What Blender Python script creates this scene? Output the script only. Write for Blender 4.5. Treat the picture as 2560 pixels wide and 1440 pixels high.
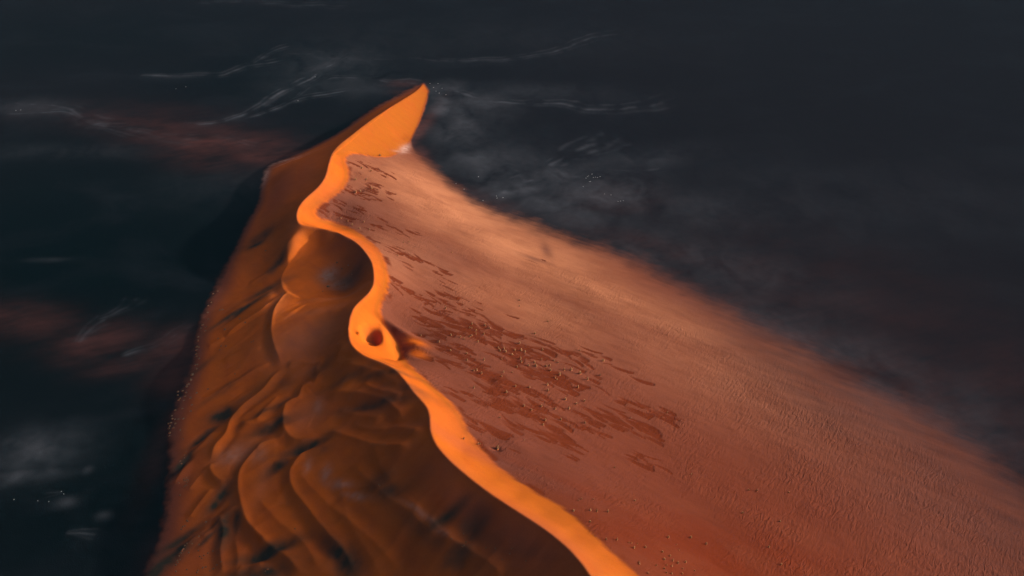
import bpy, math, random
import numpy as np

for o in list(bpy.data.objects):
    bpy.data.objects.remove(o, do_unlink=True)
scn = bpy.context.scene

# ------------------------------------------------------------------ camera
CAM_H, CAM_PITCH, TANH = 600.0, math.radians(34), math.tan(math.radians(25.45))
cam_data = bpy.data.cameras.new("camera")
cam_data.sensor_width = 36.0
cam_data.lens = 18.0 / TANH
cam_data.clip_start = 1.0
cam_data.clip_end = 20000.0
cam = bpy.data.objects.new("camera", cam_data)
cam.location = (0, 0, CAM_H)
cam.rotation_euler = (math.pi / 2 - CAM_PITCH, 0, 0)
scn.collection.objects.link(cam)
scn.camera = cam

# ------------------------------------------------------------------ light
SUN_EL, SUN_AZ = math.radians(19.0), math.radians(0.0)      # azimuth measured from +X towards +Y
world = bpy.data.worlds.new("World")
scn.world = world
world.use_nodes = True
wn = world.node_tree
wn.nodes.clear()
sky = wn.nodes.new("ShaderNodeTexSky")
sky.sky_type = 'NISHITA'
sky.sun_disc = False
sky.sun_elevation = SUN_EL
sky.sun_rotation = math.pi / 2 - SUN_AZ
sky.air_density = 0.25
sky.dust_density = 8.0
sky.ozone_density = 0.6
bg = wn.nodes.new("ShaderNodeBackground")
bg.inputs[1].default_value = 0.14
wo = wn.nodes.new("ShaderNodeOutputWorld")
wn.links.new(sky.outputs[0], bg.inputs[0])
wn.links.new(bg.outputs[0], wo.inputs[0])

sd = bpy.data.lights.new("sun", 'SUN')
sd.energy = 3.9
sd.angle = math.radians(0.8)
sd.color = (1.0, 0.95, 0.84)
sun = bpy.data.objects.new("sun", sd)
sx, sy, sz = math.cos(SUN_EL) * math.cos(SUN_AZ), math.cos(SUN_EL) * math.sin(SUN_AZ), math.sin(SUN_EL)
from mathutils import Vector, Matrix
sun.rotation_euler = Vector((sx, sy, sz)).to_track_quat('Z', 'Y').to_euler()
sun.location = (600, 800, 500)
scn.collection.objects.link(sun)

vs = scn.view_settings
vs.view_transform = 'Standard'
vs.look = 'None'
vs.gamma = 1.0
vs.use_curve_mapping = False
vs.exposure = 0.5
scn.cycles.max_bounces = 6
scn.cycles.volume_bounces = 0
scn.cycles.use_denoising = True

# ------------------------------------------------------------------ helpers
rng = np.random.default_rng(7)
random.seed(7)


def unproj(u, v, h):
    """picture point (2560x1440) to the world point at height h"""
    a = (u - 1280.0) / 1280.0 * TANH
    b = -(v - 720.0) / 1280.0 * TANH
    dx, dy, dz = a, math.cos(CAM_PITCH) + b * math.sin(CAM_PITCH), -math.sin(CAM_PITCH) + b * math.cos(CAM_PITCH)
    t = (CAM_H - h) / -dz
    return (dx * t, dy * t)


_P = rng.permutation(256)
_P = np.concatenate([_P, _P])
_ang = rng.random(256) * 2 * np.pi
_GX, _GY = np.cos(_ang), np.sin(_ang)


def perlin(x, y, seed=0):
    x = x + seed * 17.31
    y = y - seed * 9.73
    xi, yi = np.floor(x).astype(np.int64), np.floor(y).astype(np.int64)
    xf, yf = x - xi, y - yi
    u, v = xf * xf * xf * (xf * (xf * 6 - 15) + 10), yf * yf * yf * (yf * (yf * 6 - 15) + 10)
    xi &= 255
    yi &= 255

    def g(ix, iy, fx, fy):
        k = _P[_P[ix & 255] + (iy & 255)]
        return _GX[k] * fx + _GY[k] * fy
    a = g(xi, yi, xf, yf)
    b = g(xi + 1, yi, xf - 1, yf)
    c = g(xi, yi + 1, xf, yf - 1)
    d = g(xi + 1, yi + 1, xf - 1, yf - 1)
    return (a + (b - a) * u) * (1 - v) + (c + (d - c) * u) * v


def fbm(x, y, octv=4, seed=0, gain=0.5):
    s, a = 0, 1.0
    for i in range(octv):
        s = s + a * perlin(x * 2 ** i, y * 2 ** i, seed + i * 3)
        a *= gain
    return s


def sstep(a, b, x):
    t = np.clip((x - a) / (b - a), 0, 1)
    return t * t * (3 - 2 * t)


def catmull(pts, step):
    """smooth curve through rows of pts, resampled about every `step` of the first two columns"""
    P = np.array(pts, float)
    P = np.vstack([2 * P[0] - P[1], P, 2 * P[-1] - P[-2]])
    out = []
    for i in range(1, len(P) - 2):
        n = max(1, int(math.hypot(*(P[i + 1] - P[i])[:2]) / step))
        for k in range(n):
            t = k / n
            out.append(0.5 * ((2 * P[i]) + (-P[i - 1] + P[i + 1]) * t + (2 * P[i - 1] - 5 * P[i] + 4 * P[i + 1] - P[i + 2]) * t * t
                              + (-P[i - 1] + 3 * P[i] - 3 * P[i + 1] + P[i + 2]) * t ** 3))
    out.append(P[-2])
    return np.array(out)


def tps_fit(p, z, lam=0.02):
    n = len(p)
    q = p / 100.0
    r2 = ((q[:, None] - q[None]) ** 2).sum(-1)
    K = 0.5 * r2 * np.log(r2 + 1e-12)
    K[np.arange(n), np.arange(n)] = lam
    A = np.zeros((n + 3, n + 3))
    A[:n, :n] = K
    A[:n, n] = 1
    A[:n, n + 1:] = q
    A[n, :n] = 1
    A[n + 1:, :n] = q.T
    b = np.zeros(n + 3)
    b[:n] = z
    return q, np.linalg.lstsq(A, b, rcond=None)[0]


def tps_eval(f, X, Y):
    q, w = f
    n = len(q)
    xs, ys = X.ravel() / 100.0, Y.ravel() / 100.0
    out = np.empty(len(xs))
    for s in range(0, len(xs), 20000):
        e = slice(s, s + 20000)
        r2 = (xs[e, None] - q[None, :, 0]) ** 2 + (ys[e, None] - q[None, :, 1]) ** 2
        out[e] = (0.5 * r2 * np.log(r2 + 1e-12)) @ w[:n] + w[n] + w[n + 1] * xs[e] + w[n + 2] * ys[e]
    return out.reshape(X.shape)


# ------------------------------------------------------------------ the dune: crest, feet and shoulders
CREST = [(1058, 213, 1), (1044, 226, 5), (1002, 252, 14), (965, 275, 20), (925, 302, 26), (880, 337, 32), (848, 363, 36), (831, 385, 38),
         (822, 412, 39), (815, 438, 40), (801, 462, 41), (775, 486, 42), (755, 505, 43), (744, 525, 43), (742, 545, 44), (752, 564, 45),
         (780, 566, 46), (815, 572, 48), (850, 585, 50), (880, 602, 52), (905, 625, 54), (925, 655, 55), (934, 690, 56), (932, 715, 57),
         (920, 735, 58), (900, 752, 59), (882, 770, 60), (874, 795, 62), (872, 822, 63), (872, 850, 64), (890, 876, 66), (922, 893, 68),
         (955, 905, 70), (985, 920, 72), (1010, 945, 74), (1030, 975, 77), (1055, 1000, 79), (1070, 1020, 81), (1076, 1045, 83),
         (1074, 1062, 84), (1080, 1085, 86), (1095, 1115, 88), (1120, 1145, 90), (1160, 1180, 92), (1200, 1213, 94), (1250, 1248, 97),
         (1300, 1280, 100), (1350, 1313, 102), (1400, 1350, 105), (1440, 1388, 107), (1465, 1420, 109), (1482, 1445, 110),
         (1515, 1520, 112), (1555, 1600, 113), (1600, 1720, 113)]
OUTER = [(856, 398, 0), (870, 425, 0), (866, 455, 0), (850, 478, 0), (820, 500, 0), (795, 512, 0), (779, 526, 0), (790, 545, 0), (830, 556, 0),
         (880, 573, 0), (915, 597, 0), (945, 625, 0), (962, 660, 0), (970, 700, 0), (962, 740, 0), (945, 770, 0), (948, 795, 0),
         (975, 825, 0), (998, 855, 0), (1005, 885, 0), (1030, 922, 0), (1060, 948, 0), (1090, 975, 0), (1125, 1007, 0), (1152, 1040, 0),
         (1168, 1075, 0), (1200, 1125, 0), (1260, 1180, 0), (1330, 1228, 0), (1400, 1268, 0), (1450, 1308, 0), (1500, 1358, 0),
         (1550, 1400, 0), (1595, 1440, 0), (1660, 1520, 0), (1720, 1640, 0)]
FOOT_R = [(1072, 235), (1066, 265), (1056, 295), (1043, 325), (1030, 352), (1045, 385), (1085, 425), (1135, 465), (1205, 515), (1330, 560),
          (1440, 600), (1560, 632), (1660, 688), (1850, 778), (2040, 875), (2200, 965), (2400, 1080), (2560, 1200), (2800, 1400), (3000, 1650)]
FOOT_L = [(1035, 213), (1000, 236), (950, 262), (900, 294), (850, 331), (800, 358), (760, 378), (715, 398), (688, 408), (665, 420), (657, 445), (652, 475), (650, 500), (635, 530), (610, 575),
          (585, 630), (560, 670), (540, 710), (520, 760), (502, 800), (492, 840), (488, 880), (472, 930), (452, 990), (432, 1030),
          (425, 1080), (424, 1130), (420, 1200), (412, 1260), (405, 1320), (395, 1360), (378, 1385), (362, 1440), (345, 1530), (330, 1640)]

CW = catmull([(*unproj(*c), c[2]) for c in CREST], 6.0)          # crest in the world, x y h


def near_crest(x, y):
    d = np.hypot(CW[:, 0] - x, CW[:, 1] - y)
    i = int(d.argmin())
    return CW[i], d[i]


outer_w = []
for (u, v, _), in zip(OUTER):
    h = 40.0
    for _i in range(12):
        x, y = unproj(u, v, h)
        c, d = near_crest(x, y)
        h = 0.5 * h + 0.5 * (c[2] - math.tan(math.radians(27)) * d)
    outer_w.append((x, y, h))
outer_w = catmull(outer_w, 12.0)

tang = np.gradient(CW[:, :2], axis=0)
tang /= np.linalg.norm(tang, axis=1)[:, None]
nl = np.stack([tang[:, 1], -tang[:, 0]], 1)        # right-hand normal when walking from the tip: points -x, the left side of the picture
nl *= np.sign(-nl[:, :1] + 1e-9) * 0 + 1
left = nl if nl[:, 0].mean() < 0 else -nl

R = [tuple(c) for c in CW[::2]]
for k in range(0, len(outer_w), 2):
    c_, d_ = near_crest(outer_w[k][0], outer_w[k][1])
    if d_ > 9:
        R.append((*(0.5 * (c_[:2] + outer_w[k][:2])), 0.5 * (c_[2] + outer_w[k][2]) - 0.11 * d_))
R += [tuple(c) for c in outer_w]
R += [(*(c[:2] + l * 16), c[2] + 7) for c, l in zip(CW[::4], left[::4])]
FRW = np.array([unproj(u, v, 0) for u, v in FOOT_R])
R += [(x, y, 0.0) for x, y in catmull(FRW, 25.0)]
ft = np.gradient(catmull(FRW, 25.0), axis=0)
ft /= np.linalg.norm(ft, axis=1)[:, None]
fo = np.stack([-ft[:, 1], ft[:, 0]], 1)
if fo[:, 0].mean() < 0:
    fo = -fo
fw = catmull(FRW, 25.0)
R += [(*(p + n * 50), -3.5) for p, n in zip(fw[::2], fo[::2])]
R += [(*(p + n * 260), -12.0) for p, n in zip(fw[::5], fo[::5])]
R += [(*unproj(u, v, h), h) for u, v, h in [
    (1078, 206, -5), (1058, 200, -5), (1030, 202, -3), (1090, 190, -12), (1040, 185, -12), (975, 389, 9), (940, 390, 15), (900, 381, 22), (1005, 380, 5), (1025, 395, 4), (960, 430, 18), (900, 440, 25),
    (1020, 470, 14), (1100, 560, 14), (1000, 620, 33), (900, 520, 30), (1200, 650, 17), (1150, 750, 32), (1350, 750, 16), (1100, 850, 44),
    (1300, 850, 32), (1500, 800, 17), (1700, 880, 14), (1500, 950, 31), (1250, 980, 52), (1400, 1080, 49), (1650, 1050, 30),
    (1900, 1000, 13), (2150, 1120, 12), (1850, 1200, 31), (1550, 1200, 51), (1700, 1320, 53), (1950, 1400, 40), (2250, 1350, 20),
    (2450, 1400, 12), (1800, 1440, 58), (1400, 1180, 66), (1300, 640, 9), (1450, 700, 9), (1850, 870, 5), (2100, 990, 4),
    (1000, 700, 42), (2000, 1600, 55), (2300, 1600, 30)]]
R = np.array(R)
fR = tps_fit(R[:, :2], R[:, 2])

L = [tuple(c) for c in CW[::2]]
L += [(*(c[:2] - l * 12), c[2] + 8) for c, l in zip(CW[::4], left[::4])]
FLW = catmull([unproj(u, v, 0) for u, v in FOOT_L], 14.0)
L += [(x, y, 0.0) for x, y in FLW]
ft = np.gradient(FLW, axis=0)
ft /= np.linalg.norm(ft, axis=1)[:, None]
fo = np.stack([ft[:, 1], -ft[:, 0]], 1)
if fo[:, 0].mean() > 0:
    fo = -fo
L += [(*(p + n * 30), -7.0) for p, n in zip(FLW[::2], fo[::2])]
L += [(*(p + n * 200), -30.0) for p, n in zip(FLW[::6], fo[::6])]
# slip face below the crest: down at 31 degrees
for c, l in zip(CW, left):
    if c[2] > 66 and len(L) % 2 == 0:
        dd = 18 + (c[2] - 66) * 0.75
        L.append((*(c[:2] + l * dd), c[2] - 0.6 * dd))
    elif c[2] > 66:
        L.append((*(c[:2] + l * 9), c[2] - 5.6))
L += [(*unproj(u, v, h), h) for u, v, h in [
    (1078, 206, -5), (1058, 200, -5), (1030, 204, -4), (1090, 190, -12), (1040, 185, -12),
    # bowl behind the crest
    (840, 700, 24), (875, 712, 24), (800, 695, 26), (850, 655, 30), (785, 650, 29), (890, 660, 34), (905, 700, 33), (870, 735, 33),
    (760, 695, 27), (800, 612, 31), (765, 600, 35), (745, 640, 28), (732, 590, 41), (721, 612, 38), (719, 640, 30), (722, 662, 24), (706, 692, 22), (840, 612, 33), (870, 637, 34),
    (712, 722, 25), (740, 748, 29), (800, 746, 35), (860, 752, 43), (690, 600, 22), (665, 680, 15), (690, 640, 19),
    # terraces further down the picture
    (770, 830, 37), (740, 870, 33), (800, 890, 38), (835, 810, 45), (690, 770, 28), (679, 820, 28), (688, 870, 28), (650, 820, 22), (600, 800, 14),
    (706, 915, 28), (760, 940, 32), (850, 950, 43), (900, 950, 52), (640, 930, 20), (560, 930, 9), (800, 1050, 38), (700, 1050, 29),
    (600, 1050, 19), (520, 1050, 9), (900, 1060, 50), (960, 1010, 62), (850, 1150, 42), (700, 1150, 27), (600, 1150, 17), (500, 1150, 7),
    (850, 1300, 41), (700, 1300, 25), (600, 1300, 16), (500, 1300, 7), (1000, 1400, 52), (850, 1440, 37), (700, 1440, 23),
    (550, 1440, 11), (1150, 1440, 63), (1000, 1250, 56), (940, 1180, 54), (700, 450, 14), (740, 420, 22), (690, 520, 18), (640, 620, 13)]]
L = np.array(L)
fL = tps_fit(L[:, :2], L[:, 2])

# coarse fields, then cubic resampling on the mesh
GX = np.arange(-460, 700.1, 3.0)
GY = np.arange(180, 1460.1, 3.0)
gx, gy = np.meshgrid(GX, GY)
cR, cL = tps_eval(fR, gx, gy), tps_eval(fL, gx, gy)


def cubic_w(src, dst):
    n = len(src)
    t = (dst - src[0]) / (src[1] - src[0])
    i = np.clip(np.floor(t).astype(int), 1, n - 3)
    f = np.clip(t - i, -1, 2)
    W = np.zeros((len(dst), n))
    r = np.arange(len(dst))
    W[r, i - 1] += -0.5 * f + f * f - 0.5 * f ** 3
    W[r, i] += 1 - 2.5 * f * f + 1.5 * f ** 3
    W[r, i + 1] += 0.5 * f + 2 * f * f - 1.5 * f ** 3
    W[r, i + 2] += -0.5 * f * f + 0.5 * f ** 3
    return W


xs = np.concatenate([np.arange(-930, -345, 1.9), np.arange(-345, 350, 0.95), np.arange(350, 930.1, 1.8)])
ys = [200.0]
while ys[-1] < 1790:
    y = ys[-1]
    ys.append(y + (6.0 if y < 400 else 1.0 + max(0, y - 450) * 0.0011))
ys = np.array(ys)
X, Y = np.meshgrid(xs, ys)
inx, iny = (xs > GX[1]) & (xs < GX[-3]), (ys > GY[1]) & (ys < GY[-3])
Wx, Wy = cubic_w(GX, xs[inx]), cubic_w(GY, ys[iny])
HR = np.full(X.shape, -30.0)
HL = np.full(X.shape, -30.0)
ix = np.ix_(iny, inx)
HR[ix] = Wy @ cR @ Wx.T
HL[ix] = Wy @ cL @ Wx.T


def sample(F, x, y):
    """bilinear look-up of a mesh-shaped field"""
    i = np.clip(np.searchsorted(ys, y) - 1, 0, len(ys) - 2)
    j = np.clip(np.searchsorted(xs, x) - 1, 0, len(xs) - 2)
    fy, fx = (y - ys[i]) / (ys[i + 1] - ys[i]), (x - xs[j]) / (xs[j + 1] - xs[j])
    return (F[i, j] * (1 - fx) + F[i, j + 1] * fx) * (1 - fy) + (F[i + 1, j] * (1 - fx) + F[i + 1, j + 1] * fx) * fy


def on_field(F, u, v):
    """world x, y where the sight line through a picture point meets the surface F"""
    lo, hi = -5.0, 130.0        # first hit from above
    hprev = hi
    for k in range(270):
        h = hi - k * 0.5
        x, y = unproj(u, v, h)
        if sample(F, x, y) >= h:
            break
    return x, y


def to_world(F, pts):
    return [on_field(F, *p) for p in pts]


def polydist(pts, margin, F=None, step=4.0):
    """signed distance (positive on the left hand of travel) and run along a smooth curve; only near it"""
    C = catmull(pts, step)
    x0, x1 = C[:, 0].min() - margin, C[:, 0].max() + margin
    y0, y1 = C[:, 1].min() - margin, C[:, 1].max() + margin
    j0, j1 = np.searchsorted(xs, [x0, x1])
    i0, i1 = np.searchsorted(ys, [y0, y1])
    sl = (slice(i0, i1), slice(j0, j1))
    x, y = X[sl], Y[sl]
    best = np.full(x.shape, 1e9)
    run = np.zeros(x.shape)
    sgn = np.ones(x.shape)
    n = len(C) - 1
    for k in range(n):
        ax, ay = C[k, :2]
        bx, by = C[k + 1, :2] - C[k, :2]
        ll = bx * bx + by * by + 1e-9
        t = np.clip(((x - ax) * bx + (y - ay) * by) / ll, 0, 1)
        ex, ey = x - ax - bx * t, y - ay - by * t
        d2 = ex * ex + ey * ey
        m = d2 < best
        best[m] = d2[m]
        run[m] = (k + t[m]) / n
        sgn[m] = np.where(bx * ey - by * ex > 0, 1, -1)[m]
    return sl, np.sqrt(best) * sgn, run


left_side = HL < HR                       # shaded side of the crest
base = np.minimum(HL, HR)
Hb = np.maximum(base, 0)

# ---- relief drawn on the shaded side: (picture points, height, width left of travel, width right of travel, end taper)
RIDGES = [
    ([(752, 566), (732, 590), (718, 612), (718, 640), (722, 662), (706, 690), (704, 712), (716, 732), (742, 746), (790, 748), (850, 744)], 1.2, 6, 4),
    ([(722, 728), (690, 768), (678, 820), (686, 868), (707, 916)], 3.0, 14, 3),
    ([(707, 916), (660, 975), (605, 1020), (578, 1050), (566, 1088), (540, 1118), (525, 1158)], 4.0, 7, 9),
    ([(525, 1158), (530, 1185), (556, 1205), (585, 1190)], 3.0, 10, 3),
    ([(795, 962), (760, 968), (746, 998), (716, 1016), (708, 1050), (714, 1082), (740, 1104), (772, 1100), (800, 1085)], 4.2, 13, 5),
    ([(715, 915), (745, 908), (785, 912), (810, 904)], 2.6, 6, 8),
    ([(760, 968), (785, 966), (795, 940), (790, 915)], 1.6, 5, 5),
    ([(595, 1062), (650, 1062), (690, 1045), (708, 1046)], 2.4, 6, 7),
    ([(815, 1086), (798, 1108), (765, 1132), (735, 1165), (725, 1190), (735, 1230), (780, 1290), (820, 1340), (868, 1390), (890, 1440)], 4.2, 15, 5),
    ([(702, 1094), (650, 1120), (620, 1150), (600, 1180), (596, 1220), (605, 1270), (625, 1320), (665, 1360), (715, 1395), (760, 1440)], 4.2, 13, 4),
    ([(800, 1090), (830, 1082), (880, 1098), (950, 1118), (1030, 1124)], 3.6, 8, 9),
    ([(836, 928), (880, 918), (930, 926), (975, 945), (1015, 968)], 3.6, 8, 10),
    ([(812, 990), (880, 984), (950, 1000), (985, 1022), (1012, 1048)], 4.0, 10, 7),
    ([(845, 1025), (900, 1042), (960, 1050)], 2.2, 8, 6),
    ([(905, 955), (950, 982), (1010, 988)], 3.0, 6, 9),
    ([(880, 820), (872, 860), (850, 880), (836, 905)], 2.4, 6, 8),
    ([(838, 862), (880, 862), (905, 876)], 2.0, 3, 5),
    ([(640, 1120), (690, 1100), (715, 1092)], 1.8, 6, 7),
    ([(545, 1285), (560, 1330), (552, 1380), (560, 1440)], 3.2, 8, 6),
    ([(545, 1285), (590, 1280), (630, 1325), (672, 1362)], 2.4, 6, 6),
    ([(596, 1418), (640, 1412), (660, 1405)], 2.0, 4, 6),
    ([(470, 1140), (498, 1120), (535, 1080)], 1.8, 4, 5),
    ([(435, 1215), (455, 1180), (468, 1150)], 1.8, 5, 4),
    ([(700, 660), (660, 690), (620, 712)], 1.6, 6, 6),
    ([(706, 738), (650, 780), (600, 812), (560, 845)], 2.6, 5, 12),
    ([(560, 845), (520, 868)], 1.4, 4, 8),
    ([(880, 1160), (950, 1230), (1040, 1300), (1100, 1345)], 2.4, 8, 10),
    ([(1100, 1345), (1180, 1382), (1260, 1440)], 2.4, 7, 9),
    ([(500, 1350), (560, 1300), (590, 1262)], 1.8, 4, 6),
    ([(850, 1180), (870, 1300), (930, 1400), (960, 1450)], 1.2, 12, 9),
    ([(852, 925), (805, 934), (782, 962)], 1.8, 4, 5), ([(958, 903), (930, 898), (880, 904), (830, 914)], 1.8, 4, 5),
    ([(640, 1240), (690, 1300), (760, 1360), (800, 1430)], 1.6, 4, 6), ([(930, 1110), (960, 1180), (1010, 1240), (1060, 1290)], 1.6, 5, 6),
    ([(560, 900), (600, 882), (655, 868)], 1.2, 3, 4), ([(500, 1000), (560, 972), (620, 935), (680, 905)], 1.4, 3, 5),
    ([(745, 1180), (800, 1245), (880, 1312), (950, 1372), (1010, 1440)], 1.8, 4, 6), ([(470, 1300), (500, 1260), (530, 1220)], 1.6, 3, 5),
    ([(440, 1395), (480, 1352), (525, 1318)], 1.8, 3, 5), ([(700, 990), (662, 1028), (640, 1062)], 1.8, 4, 5),
    ([(880, 1060), (930, 1076), (1000, 1070), (1062, 1084)], 1.8, 4, 6), ([(1070, 1290), (1120, 1340), (1190, 1382)], 2.0, 4, 6),
    ([(745, 1000), (690, 1020), (640, 1052), (600, 1066)], 1.8, 4, 5), ([(470, 1230), (500, 1190), (524, 1165)], 1.4, 3, 5),
    ([(612, 1290), (590, 1340), (596, 1400), (590, 1450)], 2.0, 4, 5), ([(680, 1160), (715, 1150), (760, 1128)], 1.8, 4, 5),
]
D = np.zeros(X.shape)
for pts, A, wl, wr in RIDGES:
    w = to_world(Hb, pts)
    sl, d, run = polydist(w, 95)
    prof = np.where(d > 0, np.exp(-np.sqrt(d * d + 0.25) / wl), np.exp(-np.sqrt(d * d + 0.25) / wr))
    prof = 0.42 * prof + 0.36 * np.exp(-np.sqrt(d * d + .3) / 2.2) - 0.26 * np.exp(-(((d + np.sign(wl - wr + .01) * 7.5) / 4.5) ** 2))
    D[sl] += 1.1 * A * prof * sstep(0, 0.12, run) * sstep(0, 0.12, 1 - run)


def blob(F, u, v, ru, rv, rot=0.0, p=2.0):
    """soft elliptical spot around a picture point; radii in metres along/across direction rot (world degrees)"""
    x, y = on_field(F, u, v)
    c, s = math.cos(math.radians(rot)), math.sin(math.radians(rot))
    dx, dy = X - x, Y - y
    a, b = dx * c + dy * s, -dx * s + dy * c
    q = (a / ru) ** 2 + (b / rv) ** 2
    return np.exp(-q ** (p / 2))


# hollows (negative) and mounds (positive) on the shaded side
for (u, v, ru, rv, rot, A) in [(556, 1045, 10, 9, 20, -3.2), (680, 1072, 13, 6, 20, -3.0), (762, 1125, 16, 5, 15, -3.2), (505, 1095, 12, 4, 40, -2.0),
                               (455, 1165, 12, 3.5, 60, -2.4), (690, 1170, 10, 6, 35, -2.6), (550, 1250, 12, 4, 70, -2.6), (665, 1385, 20, 6, 10, -3.2),
                               (870, 1410, 12, 9, -50, -3.0), (640, 605, 12, 10, 0, -2), (693, 660, 12, 5, 50, -2.4), (580, 795, 16, 4, 40, -2.0),
                               (1010, 915, 12, 4, -20, -2), (935, 955, 26, 7, -25, -2.6), (930, 1010, 28, 7, -15, -2.2), (1180, 1320, 12, 9, 40, -5),
                               (1120, 1300, 14, 7, 0, -3), (770, 1040, 14, 12, 0, -1.5), (600, 1130, 10, 9, 0, -1.2), (580, 1350, 8, 14, 10, -2.4),
                               (650, 1080, 10, 6, 0, -1.0), (860, 1000, 12, 8, 0, -1.5), (600, 985, 25, 15, 40, -1.0)]:
    D += A * blob(Hb, u, v, ru, rv, rot)
D += (0.9 * fbm(X / 38, Y / 30, 3, 11) + 0.35 * fbm((X * 0.8 + Y * 0.6) / 26, (-X * 0.6 + Y * 0.8) / 7, 3, 5)) * sstep(0, 12, base)
rx_, ry_ = X * 0.80 + Y * 0.60, -X * 0.60 + Y * 0.80          # along / across the folds that run down to the left
wq = 9 * fbm(X / 60, Y / 60, 2, 121)
rid = 1 - np.abs(perlin((rx_ + wq) / 62, (ry_ + 1.6 * wq) / 19, 123)) * 2.6
rid2 = 1 - np.abs(perlin((rx_ + wq) / 40, (ry_ + wq) / 10, 127)) * 2.6
fold_m = sstep(900, 780, Y) * sstep(4, 20, base) * left_side
sm_ = 1 - np.clip(1.6 * (blob(Hb, 765, 850, 34, 34, 0) + blob(Hb, 770, 1035, 16, 20, 0) + blob(Hb, 840, 690, 40, 36, 0)), 0, 1)
D += fold_m * sm_ * (0.65 * np.clip(rid, -0.3, 1) + 0.08 * np.clip(rid2, -0.3, 1) - 0.35)
soft_near = sstep(1.5, 14, HR - HL)         # nothing sharp in the last metres below the crest
HL2 = HL + D * soft_near

# ---- relief on the sunlit side
S = np.zeros(X.shape)
S += -11 * blob(Hb, 926, 842, 7.2, 12.5, 14, 4.0) + 4.5 * blob(Hb, 960, 842, 5, 14, 14)
for (u, v, ru, rv, rot, A) in [(1040, 868, 16, 8, -38, 4.0), (1000, 828, 22, 4, -38, 3.0), (962, 870, 9, 14, 20, 2.4),
                               (1290, 1110, 16, 8, -40, 1.6), (1240, 1122, 4, 3, 0, -2.2), (880, 440, 7, 10, 0, -1.2), (895, 475, 8, 8, 0, -1.6), (890, 480, 3, 3, 0, 2.0),
                               (1000, 340, 12, 8, 0, -2.0), (1222, 948, 5, 5, 0, -1.5), (960, 425, 40, 20, 0, 1.0)]:
    S += A * blob(Hb, u, v, ru, rv, rot)
for pts, A, wl, wr in [([(940, 775), (945, 792), (962, 812), (985, 838), (998, 862), (1000, 885), (984, 902)], -5.0, 4, 6),
                       ([(890, 834), (908, 835), (925, 840), (942, 852)], 5.5, 1.6, 3.2),
                       ([(866, 826), (890, 833), (915, 842)], -2.0, 3, 3),
                       ([(1075, 1050), (1105, 1010), (1140, 1000)], 0.0, 8, 8)]:
    sl, d, run = polydist(to_world(Hb, pts), 60)
    S[sl] += A * np.where(d > 0, np.exp(-np.sqrt(d * d + 1.0) / wl), np.exp(-np.sqrt(d * d + 1.0) / wr)) * sstep(0, 0.15, run) * sstep(0, 0.15, 1 - run)
# how far a point is from the bright shoulder: mask of the smooth steep band under the crest
OW = outer_w
band_poly = []
ca, sa = math.cos(math.radians(-32)), math.sin(math.radians(-32))
WA, WB = X * ca + Y * sa, -X * sa + Y * ca            # along and across the wind


def poly_mask(world_pts):
    """1 inside a closed polygon given in world x, y"""
    P = np.array(world_pts)[:, :2]
    inside = np.zeros(X.shape, bool)
    j0, j1 = np.searchsorted(xs, [P[:, 0].min() - 2, P[:, 0].max() + 2])
    i0, i1 = np.searchsorted(ys, [P[:, 1].min() - 2, P[:, 1].max() + 2])
    x, y = X[i0:i1, j0:j1], Y[i0:i1, j0:j1]
    ins = np.zeros(x.shape, bool)
    n = len(P)
    for k in range(n):
        xa, ya = P[k]
        xb, yb = P[(k + 1) % n]
        if ya == yb:
            continue
        c = ((ya > y) != (yb > y)) & (x < (xb - xa) * (y - ya) / (yb - ya) + xa)
        ins ^= c
    inside[i0:i1, j0:j1] = ins
    return inside.astype(float)


def blur(F, r):
    """separable box blur repeated three times, r in cells"""
    for _ in range(3):
        for ax in (0, 1):
            n = 2 * r + 1
            P = np.pad(F, [(r + 1, r) if a == ax else (0, 0) for a in (0, 1)], mode='edge')
            c = np.cumsum(P, axis=ax)
            F = (np.take(c, range(n, c.shape[ax]), axis=ax) - np.take(c, range(0, c.shape[ax] - n), axis=ax)) / n
    return F


tipface = [unproj(u, v, h) for u, v, h in [(831, 385, 38), (856, 398, 28), (872, 380, 28), (905, 384, 22), (940, 391, 15), (975, 390, 9), (1000, 380, 5),
                                              (1020, 360, 1.5), (1035, 335, 0), (1050, 300, 0), (1062, 262, 0), (1072, 228, 0), (1058, 208, 0)]]
band = poly_mask([tuple(c[:2]) for c in CW] + [tuple(c[:2]) for c in outer_w[::-1]])
tip = poly_mask([tuple(c[:2]) for c in CW[:60] if c[1] > 1100] + tipface[::-1])
band_raw = np.maximum(band, tip)
bandm0 = blur(band_raw, 2)
flank = (1 - blur(band_raw, 3)) * sstep(1.5, 9, HR) * (~left_side)
S += flank * (0.55 * fbm(WA / 60, WB / 22, 3, 21) + 0.25 * fbm(WA / 16, WB / 5, 3, 31))
S += bandm0 * (0.5 * fbm(X / 26, Y / 26, 3, 23) + 0.15 * fbm(X / 9, Y / 9, 2, 24)) * sstep(1.0, 9, HL - HR)
HR2 = HR + S * sstep(-1, 6, HR) * sstep(0.0, 5, HL - HR + 1.5)

H = np.minimum(HL2, HR2)
plain = 0.25 * fbm(X / 90, Y / 90, 4, 3) + 0.10 * fbm(X / 14, Y / 14, 3, 8)
pf = np.clip(np.minimum((930 - np.abs(X)) / 150, np.minimum((1790 - Y) / 120, (Y - 200) / 120)), 0, 1)
plain *= pf
kk = 0.9
q = np.clip((H - plain) / kk, -30, 30)
Hfull = np.where(q > 25, H, plain + kk * np.log1p(np.exp(q)))
Hfull = np.where(H < plain - 6, plain, Hfull)
yfade = sstep(210, 395, Y)
Hfull = Hfull * yfade * np.where(pf < 1, pf, 1)
sand_h = H * yfade

# ------------------------------------------------------------------ material masks
left_m = (HL2 < HR2).astype(float)
left_s = blur(left_m, 1)
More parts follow.
